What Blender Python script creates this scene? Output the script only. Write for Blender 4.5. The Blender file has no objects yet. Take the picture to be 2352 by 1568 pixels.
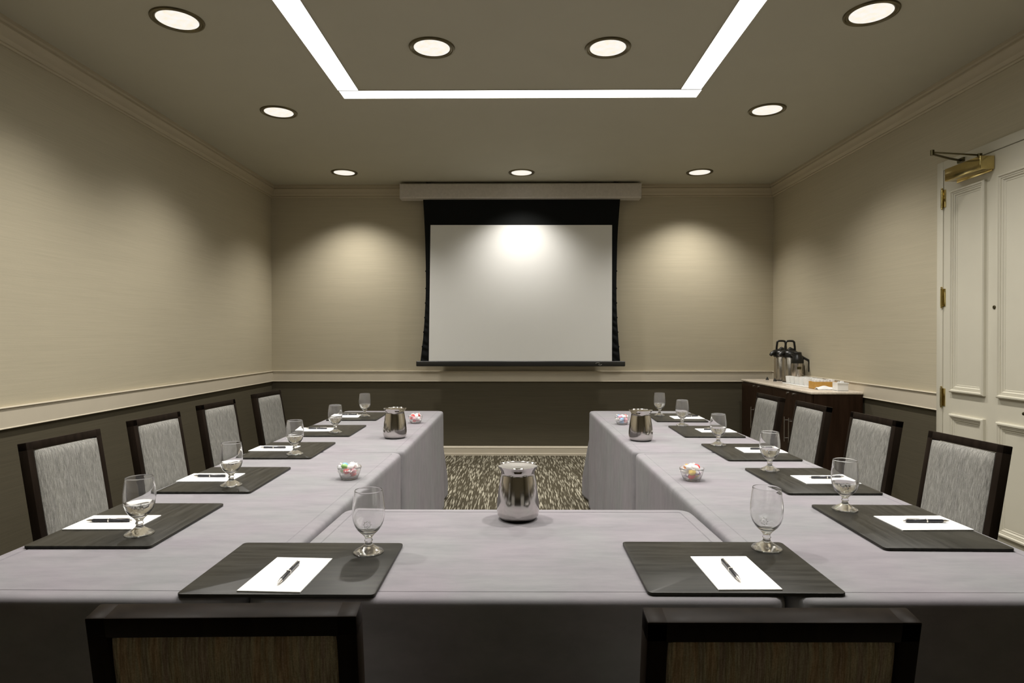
import bpy, bmesh, math, random
from mathutils import Vector, Matrix, noise
random.seed(7)
PI = math.pi
SC = bpy.context.scene
COL = SC.collection

# ------------------------------------------------------------------ camera, world, exposure
cam_d = bpy.data.cameras.new('camera'); cam = bpy.data.objects.new('camera', cam_d); COL.objects.link(cam)
cam_d.sensor_width = 36.0; cam_d.sensor_fit = 'HORIZONTAL'
cam_d.lens = 1435.0 / 2352.0 * 36.0
cam_d.clip_start = 0.05
cam.location = (0, 0, 1.32)
cam.rotation_euler = (PI / 2 - math.atan(9 / 1435.0), 0, math.atan(13 / 1435.0))
SC.camera = cam
w = bpy.data.worlds.new('world'); SC.world = w; w.use_nodes = True
w.node_tree.nodes['Background'].inputs[0].default_value = (0.9, 0.85, 0.75, 1)
w.node_tree.nodes['Background'].inputs[1].default_value = 0.0
SC.view_settings.view_transform = 'Standard'
SC.view_settings.look = 'None'
SC.view_settings.gamma = 1.0
SC.view_settings.use_curve_mapping = False
SC.view_settings.exposure = 0.08
SPOT_W = 106.0          # each recessed downlight
SPOT_COL = (1.0, 0.955, 0.895)
STRIP_E = 4.8          # linear ceiling lights
STRIP_COL = (0.97, 1.0, 0.93)

# ------------------------------------------------------------------ room dimensions
XL, XR, YB, YN, ZC = -2.765, 2.85, 7.0, -1.9, 3.02
TZ = 0.75

# ------------------------------------------------------------------ materials
def hexc(r, g, b):
    def l(c):
        c /= 255.0
        return c / 12.92 if c <= 0.04045 else ((c + 0.055) / 1.055) ** 2.4
    return (l(r), l(g), l(b), 1)
class Mat:
    def __init__(s, name, base=(.5, .5, .5, 1), rough=.5, metal=0, spec=.5):
        s.m = bpy.data.materials.new(name); s.m.use_nodes = True
        s.t = s.m.node_tree; s.b = s.t.nodes['Principled BSDF']
        s.b.inputs['Base Color'].default_value = base
        s.b.inputs['Roughness'].default_value = rough
        s.b.inputs['Metallic'].default_value = metal
        s.b.inputs['Specular IOR Level'].default_value = spec
    def n(s, typ, **kw):
        x = s.t.nodes.new(typ)
        for k, v in kw.items(): setattr(x, k, v)
        return x
    def l(s, a, b): s.t.links.new(a, b)
    def coord(s, scale, kind='Object', rot=(0, 0, 0)):
        tc = s.n('ShaderNodeTexCoord'); mp = s.n('ShaderNodeMapping')
        mp.inputs['Scale'].default_value = scale; mp.inputs['Rotation'].default_value = rot
        s.l(tc.outputs[kind], mp.inputs['Vector']); return mp.outputs['Vector']
    def noise(s, scale, sc=1.0, detail=4, rough=.55, kind='Object', rot=(0, 0, 0)):
        nz = s.n('ShaderNodeTexNoise'); nz.inputs['Scale'].default_value = sc
        nz.inputs['Detail'].default_value = detail; nz.inputs['Roughness'].default_value = rough
        s.l(s.coord(scale, kind, rot), nz.inputs['Vector']); return nz.outputs['Fac']
    def ramp(s, fac, stops):
        r = s.n('ShaderNodeValToRGB'); e = r.color_ramp.elements
        while len(e) < len(stops): e.new(.5)
        for i, (p, c) in enumerate(stops): e[i].position = p; e[i].color = c
        s.l(fac, r.inputs['Fac']); return r.outputs['Color']
    def mix(s, fac, a, b, mode='MIX'):
        x = s.n('ShaderNodeMix'); x.data_type = 'RGBA'; x.blend_type = mode
        for i, v in ((0, fac), (6, a), (7, b)):
            if hasattr(v, 'is_linked') or hasattr(v, 'links'): s.l(v, x.inputs[i])
            else: x.inputs[i].default_value = v
        return x.outputs[2]
    def bump(s, h, strength=.2, dist=.002):
        b = s.n('ShaderNodeBump'); b.inputs['Strength'].default_value = strength; b.inputs['Distance'].default_value = dist
        s.l(h, b.inputs['Height']); s.l(b.outputs[0], s.b.inputs['Normal'])
    def base(s, c): s.l(c, s.b.inputs['Base Color'])
    def rough(s, c): s.l(c, s.b.inputs['Roughness'])

def scl(c, k): return (c[0] * k, c[1] * k, c[2] * k, 1)
def simple(name, base, rough=.5, metal=0, spec=.5, vary=.06, sc=40):
    m = Mat(name, base, rough, metal, spec)
    f = m.noise((1, 1, 1), sc, 3)
    m.base(m.ramp(f, [(.3, scl(base, 1 - vary)), (.7, scl(base, 1 + vary))]))
    return m

M = {}
def wallpaper(name, c, k):
    m = Mat(name, c, .75, 0, .25)
    f1 = m.noise((2.6, 2.6, 190), 1, 5, .7)
    f2 = m.noise((.9, .9, 30), 1, 3, .6)
    f3 = m.noise((60, 60, 500), 1, 2, .5)
    c1 = m.ramp(f1, [(.28, scl(c, 1 - k)), (.5, c), (.72, scl(c, 1 + k))])
    c2 = m.ramp(f2, [(.3, (.975, .975, .975, 1)), (.7, (1.02, 1.02, 1.02, 1))])
    m.base(m.mix(1.0, c1, c2, 'MULTIPLY'))
    m.bump(f3, .25, .0015)
    return m
M['paper_up'] = wallpaper('beige_linen_wallpaper', (.49, .44, .325, 1), .065)
M['paper_low'] = wallpaper('dark_olive_wallpaper', (.088, .076, .050, 1), .14)
M['ceiling'] = simple('ceiling_paint', (.50, .475, .38, 1), .85, 0, .2, .015, 3)
M['trim'] = simple('cream_trim_paint', (.60, .54, .43, 1), .38, 0, .5, .02, 6)
M['crown'] = simple('crown_paint', (.50, .44, .32, 1), .5, 0, .4, .02, 6)
M['door'] = simple('door_paint', (.60, .57, .47, 1), .35, 0, .5, .02, 4)
M['doortrim'] = M['door']

def carpet():
    m = Mat('flecked_carpet', (.1, .09, .07, 1), .95, 0, .1)
    v = m.n('ShaderNodeTexVoronoi', feature='F1'); v.inputs['Scale'].default_value = 1; v.inputs['Randomness'].default_value = .9
    m.l(m.coord((120, 6.5, 1)), v.inputs['Vector'])
    n2 = m.noise((150, 60, 1), 1, 3)
    sep = m.n('ShaderNodeSeparateColor'); m.l(v.outputs['Color'], sep.inputs[0])
    dash = m.ramp(v.outputs['Distance'], [(.34, (1, 1, 1, 1)), (.55, (0, 0, 0, 1))])
    sel = m.ramp(sep.outputs[0], [(.15, (.05, .05, .05, 1)), (.40, (.5, .5, .5, 1)), (.75, (1, 1, 1, 1))])
    k = m.mix(1.0, dash, sel, 'MULTIPLY')
    dark = m.ramp(n2, [(.3, (.034, .029, .018, 1)), (.7, (.10, .086, .058, 1))])
    m.base(m.mix(k, dark, (.46, .43, .34, 1)))
    m.bump(n2, .6, .004)
    return m
M['carpet'] = carpet()

def cloth():
    m = Mat('grey_suede_cloth', (.3, .28, .3, 1), .85, 0, .15)
    a = m.noise((6, 22, 10), 1, 5, .65); b = m.noise((3, 3, 3), 1.3, 3, .5); c = m.noise((400, 400, 400), 1, 2)
    c1 = m.ramp(a, [(.3, (.205, .200, .212, 1)), (.7, (.258, .251, .262, 1))])
    c2 = m.ramp(b, [(.35, (.97, .99, .98, 1)), (.65, (1.03, .98, 1.02, 1))])
    m.base(m.mix(1.0, c1, c2, 'MULTIPLY'))
    m.b.inputs['Sheen Weight'].default_value = .08; m.b.inputs['Sheen Roughness'].default_value = .4
    m.bump(c, .15, .001)
    return m
M['cloth'] = cloth()

def mat_leather():
    m = Mat('black_grained_board', (.03, .028, .024, 1), .40, 0, .24)
    f = m.noise((3, 40, 3), 1.2, 5, .6); g = m.noise((300, 300, 300), 1, 2)
    m.base(m.ramp(f, [(.35, (.012, .0115, .009, 1)), (.7, (.034, .032, .026, 1))]))
    m.rough(m.ramp(f, [(.3, (.34, .34, .34, 1)), (.7, (.44, .44, .44, 1))]))
    m.bump(g, .12, .0006)
    return m
M['mat'] = mat_leather()

def chair_fabric(name, c1, c2, c3, streak):
    m = Mat(name, c1, .9, 0, .15)
    a = m.noise((380, 60, 22), 1, 4, .7); b = m.noise((420, 200, 420), 1, 2, .6); c = m.noise((28, 8, 1.5), 1, 3, .6)
    r = m.ramp(a, [(.30, c1), (.52, c2), (.74, c3)])
    r2 = m.ramp(c, streak)
    r3 = m.ramp(b, [(.3, (.8, .8, .8, 1)), (.7, (1.15, 1.15, 1.15, 1))])
    m.base(m.mix(1.0, m.mix(1.0, r, r2, 'MULTIPLY'), r3, 'MULTIPLY'))
    m.bump(b, .3, .001)
    return m
M['fab'] = chair_fabric('grey_slub_fabric', (.11, .107, .10, 1), (.245, .24, .222, 1), (.42, .41, .39, 1),
                        [(.3, (.95, .95, .95, 1)), (.7, (1.05, 1.05, 1.03, 1))])
M['fabback'] = chair_fabric('brown_striped_fabric', (.22, .185, .15, 1), (.46, .39, .31, 1), (.70, .62, .51, 1),
                        [(.30, (.80, .70, .66, 1)), (.42, (1, .88, .76, 1)), (.5, (.9, .95, .88, 1)), (.6, (.85, .80, .85, 1)), (.72, (1.05, 1, .84, 1))])

def darkwood(name, a, b, rough=.3):
    m = Mat(name, a, rough, 0, .14)
    f = m.noise((30, 30, 2.2), 1, 5, .6)
    m.base(m.ramp(f, [(.3, a), (.7, b)])); m.rough(m.ramp(f, [(.3, (rough,) * 3 + (1,)), (.7, (rough + .1,) * 3 + (1,))]))
    return m
M['wood'] = darkwood('espresso_chair_wood', (.010, .007, .005, 1), (.020, .014, .010, 1), .36); M['wood'].b.inputs['IOR'].default_value = 1.28
M['cab'] = darkwood('dark_walnut_laminate', (.018, .009, .005, 1), (.034, .018, .010, 1), .35)
M['counter'] = simple('beige_stone_counter', (.72, .64, .54, 1), .18, 0, .5, .12, 60)
M['steel'] = simple('brushed_steel', (.50, .46, .41, 1), .25, 1, .5, .04, 30)
M['polish'] = simple('polished_steel', (.62, .59, .565, 1), .12, 1, .5, .01, 10)
M['nickel'] = simple('satin_nickel', (.60, .57, .52, 1), .3, 1)
M['brass'] = simple('polished_brass', (.62, .50, .22, 1), .16, 1, .5, .05, 30)
M['darkbrass'] = simple('aged_bronze', (.10, .085, .045, 1), .3, 1)
M['blackp'] = simple('black_plastic', (.008, .008, .007, 1), .32)
M['blackf'] = simple('black_screen_fabric', (.005, .006, .006, 1), .8, 0, .2)
M['screen'] = simple('matte_screen_fabric', (.84, .84, .815, 1), .9, 0, .2, .008, 3)
M['case'] = simple('white_screen_case', (.62, .58, .53, 1), .4)
M['bar'] = simple('black_anodised_bar', (.02, .02, .018, 1), .35)
M['logo'] = simple('silver_print', (.35, .34, .31, 1), .4)
M['white'] = simple('white_paper', (.93, .93, .92, 1), .7, 0, .3, .005, 10)
M['china'] = simple('white_china', (.84, .84, .82, 1), .15, 0, .5, .01, 20)
M['amber'] = simple('amber_board', (.55, .30, .06, 1), .35, 0, .5, .1, 40)
M['ring'] = simple('bronze_trim_ring', (.17, .145, .085, 1), .35, .8)
M['pen'] = simple('dark_pen_barrel', (.025, .025, .03, 1), .25)
def emis(name, col, e):
    m = Mat(name, (.2, .2, .2, 1), .5)
    m.b.inputs['Emission Color'].default_value = (*col, 1)
    m.b.inputs['Emission Strength'].default_value = e
    return m
M['strip'] = emis('lit_linear_diffuser', STRIP_COL, STRIP_E)
def lens():
    m = emis('lit_reflector', (1, .93, .80), .88)
    f = m.noise((26, 26, 26), 1, 2)
    m.l(m.ramp(f, [(.3, (1, .90, .72, 1)), (.6, (1, .97, .92, 1))]), m.b.inputs['Emission Color'])
    return m
M['lens'] = lens()
def glassm(name, col, ior, rough=0):
    m = Mat(name, col, rough); m.b.inputs['Transmission Weight'].default_value = 1; m.b.inputs['IOR'].default_value = ior
    return m
M['glass'] = glassm('clear_glass', (1, 1, 1, 1), 1.45); M['glass'].b.inputs['Transmission Weight'].default_value = .96
M['bowl'] = glassm('cloudy_clear_bowl', (.97, .97, .97, 1), 1.35, .06); M['bowl'].b.inputs['Transmission Weight'].default_value = .82
M['water'] = glassm('water', (1, 1, 1, 1), 1.33)
M['etch'] = simple('frosted_emblem', (1, 1, 1, 1), .6, 0, .5, .005); M['etch'].b.inputs['Transmission Weight'].default_value = .75; M['etch'].b.inputs['IOR'].default_value = 1.15
M['wrap'] = Mat('candy_wrapper', (.95, .93, .93, 1), .15); M['wrap'].b.inputs['Alpha'].default_value = .7
for n_, c_ in dict(red=(.75, .06, .06), pink=(.85, .32, .40), yellow=(.80, .58, .10), orange=(.85, .30, .06), blue=(.20, .45, .75),
                   green=(.25, .45, .15), purple=(.28, .13, .45), white=(.9, .88, .86)).items():
    M['candy_' + n_] = simple('candy_' + n_, (*c_, 1), .25, 0, .5, .05, 60)

# ------------------------------------------------------------------ mesh helpers
def BM(): return bmesh.new()
def obj(name, bm, mat, parent=None, smooth=None):
    me = bpy.data.meshes.new(name)
    bmesh.ops.recalc_face_normals(bm, faces=bm.faces)
    if smooth is not None:
        for f in bm.faces: f.smooth = True
        for e in bm.edges:
            if len(e.link_faces) == 2 and e.calc_face_angle(0) > math.radians(smooth): e.smooth = False
    bm.to_mesh(me); bm.free()
    for m in (mat if isinstance(mat, (list, tuple)) else [mat]): me.materials.append(m.m)
    o = bpy.data.objects.new(name, me); COL.objects.link(o)
    if parent: o.parent = parent
    return o
def thing(name, label, cat, loc=(0, 0, 0), rz=0, group=None):
    o = bpy.data.objects.new(name, None); COL.objects.link(o)
    o.empty_display_size = .05
    o.location = loc; o.rotation_euler = (0, 0, rz)
    return tag(o, label, cat, group)
def tag(o, label, cat, group=None):
    o['label'] = label; o['category'] = cat
    if group: o['group'] = group
    return o
def struct(o): o['kind'] = 'structure'; return o
def dup(root, loc, rz, label, group=None):
    r = root.copy(); COL.objects.link(r); r.location = loc; r.rotation_euler = (0, 0, rz); r['label'] = label
    if group: r['group'] = group
    for ch in list(root.children):
        c = ch.copy(); COL.objects.link(c); c.parent = r
        for g in list(ch.children):
            d = g.copy(); COL.objects.link(d); d.parent = c
    return r
def box(bm, x0, x1, y0, y1, z0, z1, bev=0, seg=2, mi=0, M4=None):
    vs = [bm.verts.new((x, y, z)) for z in (z0, z1) for x, y in ((x0, y0), (x1, y0), (x1, y1), (x0, y1))]
    fs = [bm.faces.new([vs[i] for i in q]) for q in ((3, 2, 1, 0), (4, 5, 6, 7), (0, 1, 5, 4), (1, 2, 6, 5), (2, 3, 7, 6), (3, 0, 4, 7))]
    for f in fs: f.material_index = mi
    geo = vs
    if bev:
        r = bmesh.ops.bevel(bm, geom=list({e for f in fs for e in f.edges}), offset=bev, segments=seg, affect='EDGES', profile=.5)
        geo = list({v for f in r['faces'] for v in f.verts} | {v for v in vs if v.is_valid})
    if M4:
        bmesh.ops.transform(bm, matrix=M4, verts=[v for v in geo if v.is_valid])
    return bm
def lathe(bm, prof, seg=32, c=(0, 0, 0), closed=False, mod=None):
    rings = []
    for r, z in prof:
        if r < 1e-6: rings.append([bm.verts.new((c[0], c[1], c[2] + z))])
        else:
            ring = []
            for i in range(seg):
                a = 2 * PI * i / seg
                rr = r * (mod(a, z) if mod else 1)
                ring.append(bm.verts.new((c[0] + rr * math.cos(a), c[1] + rr * math.sin(a), c[2] + z)))
            rings.append(ring)
    pairs = list(zip(rings, rings[1:]))
    if closed: pairs.append((rings[-1], rings[0]))
    for A, B in pairs:
        for i in range(seg):
            j = (i + 1) % seg
            if len(A) == 1 and len(B) == 1: continue
            if len(A) == 1: bm.faces.new([A[0], B[j], B[i]])
            elif len(B) == 1: bm.faces.new([A[i], A[j], B[0]])
            else: bm.faces.new([A[i], A[j], B[j], B[i]])
    return bm
def tube(bm, pts, r, seg=10, cap=True, rs=None, flat=1.0):
    pts = [Vector(p) for p in pts]; rings = []; u = None
    for i, p in enumerate(pts):
        t = (pts[min(i + 1, len(pts) - 1)] - pts[max(i - 1, 0)]).normalized()
        if u is None:
            u = t.cross(Vector((0, 0, 1)))
            if u.length < 1e-3: u = t.cross(Vector((0, 1, 0)))
        else: u = u - t * u.dot(t)          # carry the frame along the path
        u.normalize(); v = t.cross(u).normalized()
        rr = rs[i] if rs else r
        rings.append([bm.verts.new(p + u * rr * math.cos(2 * PI * k / seg) + v * rr * flat * math.sin(2 * PI * k / seg)) for k in range(seg)])
    for A, B in zip(rings, rings[1:]):
        for k in range(seg): bm.faces.new([A[k], A[(k + 1) % seg], B[(k + 1) % seg], B[k]])
    if cap:
        bm.faces.new(rings[0]); bm.faces.new(rings[-1])
    return bm
def prism(bm, a, b, w0, d0, w1=None, d1=None, ax=(1, 0, 0)):
    # square bar from a to b with section width along ax and depth perpendicular
    a, b = Vector(a), Vector(b); w1 = w1 or w0; d1 = d1 or d0
    X = Vector(ax).normalized(); T = (b - a).normalized(); Y = T.cross(X).normalized()
    A = [bm.verts.new(a + X * sx * w0 / 2 + Y * sy * d0 / 2) for sx, sy in ((-1, -1), (1, -1), (1, 1), (-1, 1))]
    B = [bm.verts.new(b + X * sx * w1 / 2 + Y * sy * d1 / 2) for sx, sy in ((-1, -1), (1, -1), (1, 1), (-1, 1))]
    fs = [bm.faces.new(A), bm.faces.new(B)] + [bm.faces.new([A[i], A[(i + 1) % 4], B[(i + 1) % 4], B[i]]) for i in range(4)]
    bmesh.ops.bevel(bm, geom=list({e for f in fs for e in f.edges}), offset=.003, segments=2, affect='EDGES', profile=.5)
    return bm
def sweep_wall(name, prof, a, b, nrm, m0=0, m1=0, mat=None):
    """profile [(out from wall, z)] swept along the wall line a->b; nrm points into the room; m0/m1 = 1 for a mitred inner corner"""
    bm = BM(); a = Vector((*a, 0)); b = Vector((*b, 0)); n = Vector((*nrm, 0)); t = (b - a).normalized()
    A = [bm.verts.new(a + n * d + t * d * m0 + Vector((0, 0, z))) for d, z in prof]
    B = [bm.verts.new(b + n * d - t * d * m1 + Vector((0, 0, z))) for d, z in prof]
    k = len(prof)
    for i in range(k): bm.faces.new([A[i], A[(i + 1) % k], B[(i + 1) % k], B[i]])
    bm.faces.new(A); bm.faces.new(B)
    return struct(obj(name, bm, mat, smooth=25))

# ------------------------------------------------------------------ room shell
def wall(name, a, b, out):
    bm = BM(); t = .12
    ax, ay = a; bx, by = b
    x0, x1 = sorted((ax, bx)); y0, y1 = sorted((ay, by))
    if out[0]: x0, x1 = (ax - t, ax) if out[0] < 0 else (ax, ax + t)
    else: y0, y1 = (ay - t, ay) if out[1] < 0 else (ay, ay + t)
    if not out[0]: x0 -= t; x1 += t
    box(bm, x0, x1, y0, y1, .83, ZC + .1, mi=0)
    box(bm, x0, x1, y0, y1, -.1, .83, mi=1)
    return struct(obj(name, bm, [M['paper_up'], M['paper_low']]))
wall('wall_left', (XL, YN), (XL, YB), (-1, 0))
wall('wall_right', (XR, YN), (XR, YB), (1, 0))
wall('wall_back', (XL, YB), (XR, YB), (0, 1))
wall('wall_front', (XL, YN), (XR, YN), (0, -1))
struct(obj('floor', box(BM(), XL, XR, YN, YB, -.1, 0), M['carpet']))
struct(obj('ceiling', box(BM(), XL, XR, YN, YB, ZC, ZC + .1), M['ceiling']))

crown = [(0, 2.885), (.012, 2.885), (.016, 2.895), (.012, 2.905), (.018, 2.915), (.026, 2.925), (.030, 2.945), (.040, 2.962), (.052, 2.972),
         (.052, 2.980), (.046, 2.984), (.046, 2.990), (.058, 2.998), (.058, ZC), (0, ZC)]
rail = [(0, .828), (.020, .828), (.022, .831), (.020, .835), (.0175, .8365), (.0175, .930), (.0195, .9315), (.0195, .935), (.0175, .9365), (.024, .939), (.026, .9425), (.024, .946), (0, .947)]
based = [(0, 0), (.020, 0), (.020, .024), (.016, .028), (.016, .072), (.014, .076), (.018, .082), (.018, .090), (.010, .102), (0, .104)]
DY0, DY1, DZ = 3.27, 4.18, 2.425      # door slab: y range and height
sweep_wall('trim_1', crown, (XL, YN), (XL, YB), (1, 0), 1, 1, M['crown'])
sweep_wall('trim_2', crown, (XL, YB), (XR, YB), (0, -1), 1, 1, M['crown'])
sweep_wall('trim_3', crown, (XR, YB), (XR, YN), (-1, 0), 1, 1, M['crown'])
sweep_wall('trim_4', crown, (XR, YN), (XL, YN), (0, 1), 1, 1, M['crown'])
sweep_wall('trim_5', rail, (XL, YN), (XL, YB), (1, 0), 1, 1, M['trim'])
sweep_wall('trim_6', rail, (XL, YB), (XR, YB), (0, -1), 1, 1, M['trim'])
sweep_wall('trim_7', rail, (XR, YB), (XR, DY1 + .062), (-1, 0), 1, 0, M['trim'])
sweep_wall('trim_8', rail, (XR, DY0 - .062), (XR, YN), (-1, 0), 0, 1, M['trim'])
sweep_wall('trim_9', rail, (XR, YN), (XL, YN), (0, 1), 1, 1, M['trim'])
sweep_wall('baseboard_left', based, (XL, YN), (XL, YB), (1, 0), 1, 1, M['trim'])
sweep_wall('baseboard_back', based, (XL, YB), (XR, YB), (0, -1), 1, 1, M['trim'])
sweep_wall('baseboard_right', based, (XR, YB), (XR, DY1 + .062), (-1, 0), 1, 0, M['trim'])
sweep_wall('baseboard_front', based, (XR, YN), (XL, YN), (0, 1), 1, 1, M['trim'])

# door casing (three mitred boards) and door
bm = BM(); c0 = .004; cw = .058; ct = .024
X0 = XR - ct
box(bm, X0, XR, DY1 + c0, DY1 + c0 + cw, 0, DZ + c0 + cw, .003)
box(bm, X0, XR, DY0 - c0 - cw, DY0 - c0, 0, DZ + c0 + cw, .003)
box(bm, X0, XR, DY0 - c0, DY1 + c0, DZ + c0, DZ + c0 + cw, .003)
struct(obj('trim_10', bm, M['doortrim'], smooth=30))
XF = XR - .020       # door face
door = struct(obj('door_1', box(BM(), XF, XR, DY0, DY1, .012, DZ, .0015), M['door']))
def frame_mold(y0, y1, z0, z1, prof):
    """mitred picture-frame moulding on the door face; prof = [(inset, height off the face)]"""
    bm = BM(); rings = []
    for ins, h in prof:
        rings.append([bm.verts.new((XF - h, y, z)) for y, z in ((y0 + ins, z0 + ins), (y1 - ins, z0 + ins), (y1 - ins, z1 - ins), (y0 + ins, z1 - ins))])
    for A, B in zip(rings, rings[1:]):
        for i in range(4): bm.faces.new([A[i], A[(i + 1) % 4], B[(i + 1) % 4], B[i]])
    bm.faces.new(rings[-1])
    return bm
mp = [(0, 0), (0, .016), (.006, .022), (.014, .022), (.020, .014), (.026, .014), (.026, .010), (.036, .010), (.042, .003), (.050, .003), (.052, .0005)]
for y0, y1 in ((3.80, 4.10), (3.36, 3.70)):
    for z0, z1 in ((.965, 2.275), (.16, .825)):
        obj('panel_molding', frame_mold(y0, y1, z0, z1, mp), M['door'], door)
for z in (2.24, 1.585, .925, .27):
    bm = BM()
    box(bm, XF - .004, XF + .004, DY1 - .022, DY1 + .02, z - .058, z + .058, .001)
    tube(bm, [(XF - .010, DY1 + .004, z - .06), (XF - .010, DY1 + .004, z + .06)], .0075, 12)
    for zz in (z - .066, z + .066): lathe(bm, [(0, -.005), (.006, -.003), (.007, 0), (.006, .004), (0, .007)], 12, (XF - .010, DY1 + .004, zz))
    h = obj('hinge', bm, M['brass'], door, 35); h['label'] = 'polished brass hinge'
bm = BM(); bm2 = lathe(bm, [(0, 0), (.011, 0), (.011, .004), (.007, .006), (.004, .004), (0, .004)], 20)
bmesh.ops.transform(bm, matrix=Matrix.Translation((XF, 3.735, 1.50)) @ Matrix.Rotation(-PI / 2, 4, 'Y'), verts=bm.verts)
pe = obj('peephole', bm, M['darkbrass'], door, 35); pe['label'] = 'small dark round peephole'
# lever handle
bm = BM()
box(bm, XF - .010, XF, 3.30, 3.36, .80, 1.02, .004)
tube(bm, [(XF, 3.335, .905), (XF - .055, 3.335, .905), (XF - .062, 3.345, .905), (XF - .062, 3.44, .903)], .010, 12)
hd = obj('handle', bm, M['darkbrass'], door, 40); hd['label'] = 'dark bronze lever handle'
# closer with its arms
bm = BM(); box(bm, 2.742, XF - .002, 3.735, 4.045, 2.320, 2.400, .004, 3)
cl = obj('door_closer', bm, M['brass'], door, 30); cl['label'] = 'brass door closer box'
bm = BM()
box(bm, XF - .006, XF, 3.752, 4.052, 2.312, 2.404, .002)
obj('mounting_plate', bm, M['brass'], cl, 30)
bm = BM()
tube(bm, [(2.786, 3.80, 2.400), (2.786, 3.80, 2.428)], .014, 14)
tube(bm, [(2.786, 3.80, 2.420), (2.502, 3.80, 2.436)], .008, 10, flat=.6)
tube(bm, [(2.502, 3.80, 2.418), (2.502, 3.80, 2.450)], .011, 14)
tube(bm, [(2.502, 3.80, 2.426), (2.70, 3.94, 2.440), (2.80, 4.00, 2.446), (XR - .03, 4.01, 2.446)], .007, 10)
box(bm, XR - .034, XR - .024, 3.98, 4.04, 2.434, 2.462, .002)
ar = obj('closer_arm', bm, M['darkbrass'], cl, 35); ar['label'] = 'bronze folding arm reaching into the room'

# ------------------------------------------------------------------ ceiling lights
def linear(name_label, x0, x1, y0, y1):
    t = thing('linear_ceiling_light', name_label, 'ceiling light', ((x0 + x1) / 2, (y0 + y1) / 2, ZC), 0, 'lit strips of the ceiling rectangle')
    hx, hy = (x1 - x0) / 2, (y1 - y0) / 2
    bm = BM(); f = .004
    for q in ((-hx, hx, -hy, -hy + f), (-hx, hx, hy - f, hy), (-hx, -hx + f, -hy + f, hy - f), (hx - f, hx, -hy + f, hy - f)): box(bm, *q, -.006, 0)
    obj('frame', bm, M['case'], t)
    obj('diffuser', box(BM(), -hx + f, hx - f, -hy + f, hy - f, -.0045, 0), M['strip'], t)
linear('long white light strip crossing the ceiling parallel to the projection screen', -1.233, 1.263, 4.292, 4.436)
linear('white light strip along the left side of the ceiling rectangle', -1.236, -1.090, 1.62, 4.288)
linear('white light strip along the right side of the ceiling rectangle', 1.112, 1.256, 1.62, 4.288)
linear('white light strip closing the ceiling rectangle above the camera', -1.233, 1.263, 1.472, 1.616)

dl0 = thing('recessed_downlight', '', 'ceiling light', (0, 0, ZC), 0, 'round recessed downlights')
obj('trim_ring', lathe(BM(), [(.105, 0), (.105, -.004), (.112, -.008), (.118, -.006), (.124, -.010), (.132, -.008), (.135, 0)], 48, closed=True), M['ring'], dl0, 30)
obj('lit_reflector', lathe(BM(), [(0, -.001), (.05, -.001), (.105, -.0035), (.105, 0), (0, 0)], 48), M['lens'], dl0, 40)
ld = bpy.data.lights.new('lamp', 'SPOT'); ld.energy = SPOT_W; ld.color = SPOT_COL; ld.spot_size = math.radians(130); ld.spot_blend = 1.0; ld.shadow_soft_size = .05
lo = bpy.data.objects.new('lamp', ld); COL.objects.link(lo); lo.parent = dl0; lo.location = (0, 0, -.03)
spots = [(-1.82, 3.336, 'round downlight left of the light rectangle, nearest the camera'),
         (-.503, 3.67, 'left round downlight inside the light rectangle'),
         (.529, 3.68, 'right round downlight inside the light rectangle'),
         (1.852, 3.30, 'round downlight right of the light rectangle, nearest the camera'),
         (-1.80, 4.704, 'middle round downlight of the row along the left wall'),
         (1.862, 4.692, 'middle round downlight of the row along the right wall'),
         (-1.786, 6.43, 'round downlight near the back wall, left of the screen'),
         (.040, 6.448, 'round downlight directly in front of the projection screen case'),
         (1.870, 6.448, 'round downlight near the back wall, right of the screen')]
hid = [(-1.82, 1.97), (1.86, 1.97), (-.503, 2.23), (.529, 2.23)]
for i, (x, y, lb) in enumerate(spots):
    if i == 0: dl0.location = (x, y, ZC); dl0['label'] = lb
    else: dup(dl0, (x, y, ZC), 0, lb)
ld1 = ld.copy(); ld1.energy = SPOT_W * 1.08; ld1.spot_size = math.radians(116)      # tighter reflectors in the back row
ld2 = ld1.copy(); ld2.energy = SPOT_W * .80      # the middle one is dimmed in front of the screen
for o in list(bpy.data.objects):
    if o.type == 'LIGHT' and o.parent and o.parent.location.y > 6: o.data = ld2 if abs(o.parent.location.x - .040) < 1e-3 else ld1
for x, y in hid: dup(dl0, (x, y, ZC), 0, 'round downlight in the near half of the ceiling, above or behind the camera', 'downlights above and behind the camera')

# ------------------------------------------------------------------ projection screen
YS = 6.87
t = thing('projection_screen', 'large white pull-down projection screen with black border on the back wall', 'projection screen', (.03, YS, 1.0))
def W(bm):
    bmesh.ops.translate(bm, verts=bm.verts, vec=(-.03, -YS, -1.0)); return bm
bm = BM()
pf = [(6.80, 2.835), (6.79, 2.845), (6.785, 2.90), (6.79, 2.985), (6.80, 2.996), (6.93, 2.996), (6.93, 2.835)]
A = [bm.verts.new((-1.277, y, z)) for y, z in pf]; B = [bm.verts.new((1.335, y, z)) for y, z in pf]
for i in range(len(pf)): bm.faces.new([A[i], A[(i + 1) % len(pf)], B[(i + 1) % len(pf)], B[i]])
bm.faces.new(A); bm.faces.new(B)
obj('case', W(bm), M['case'], t, 25)
for x in (-1.283, 1.335):
    bm = BM(); box(bm, x, x + .006, 6.782, 6.932, 2.832, 2.999, .002); obj('end_cap', W(bm), M['case'], t)
bm = BM()
for x in (-1.0, 1.05): box(bm, x, x + .05, 6.84, 6.95, 2.99, ZC, 0); 
box(bm, -1.1, 1.2, 6.93, 6.96, 2.90, 2.99)
obj('mounting_bracket', W(bm), M['blackp'], t)
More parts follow.
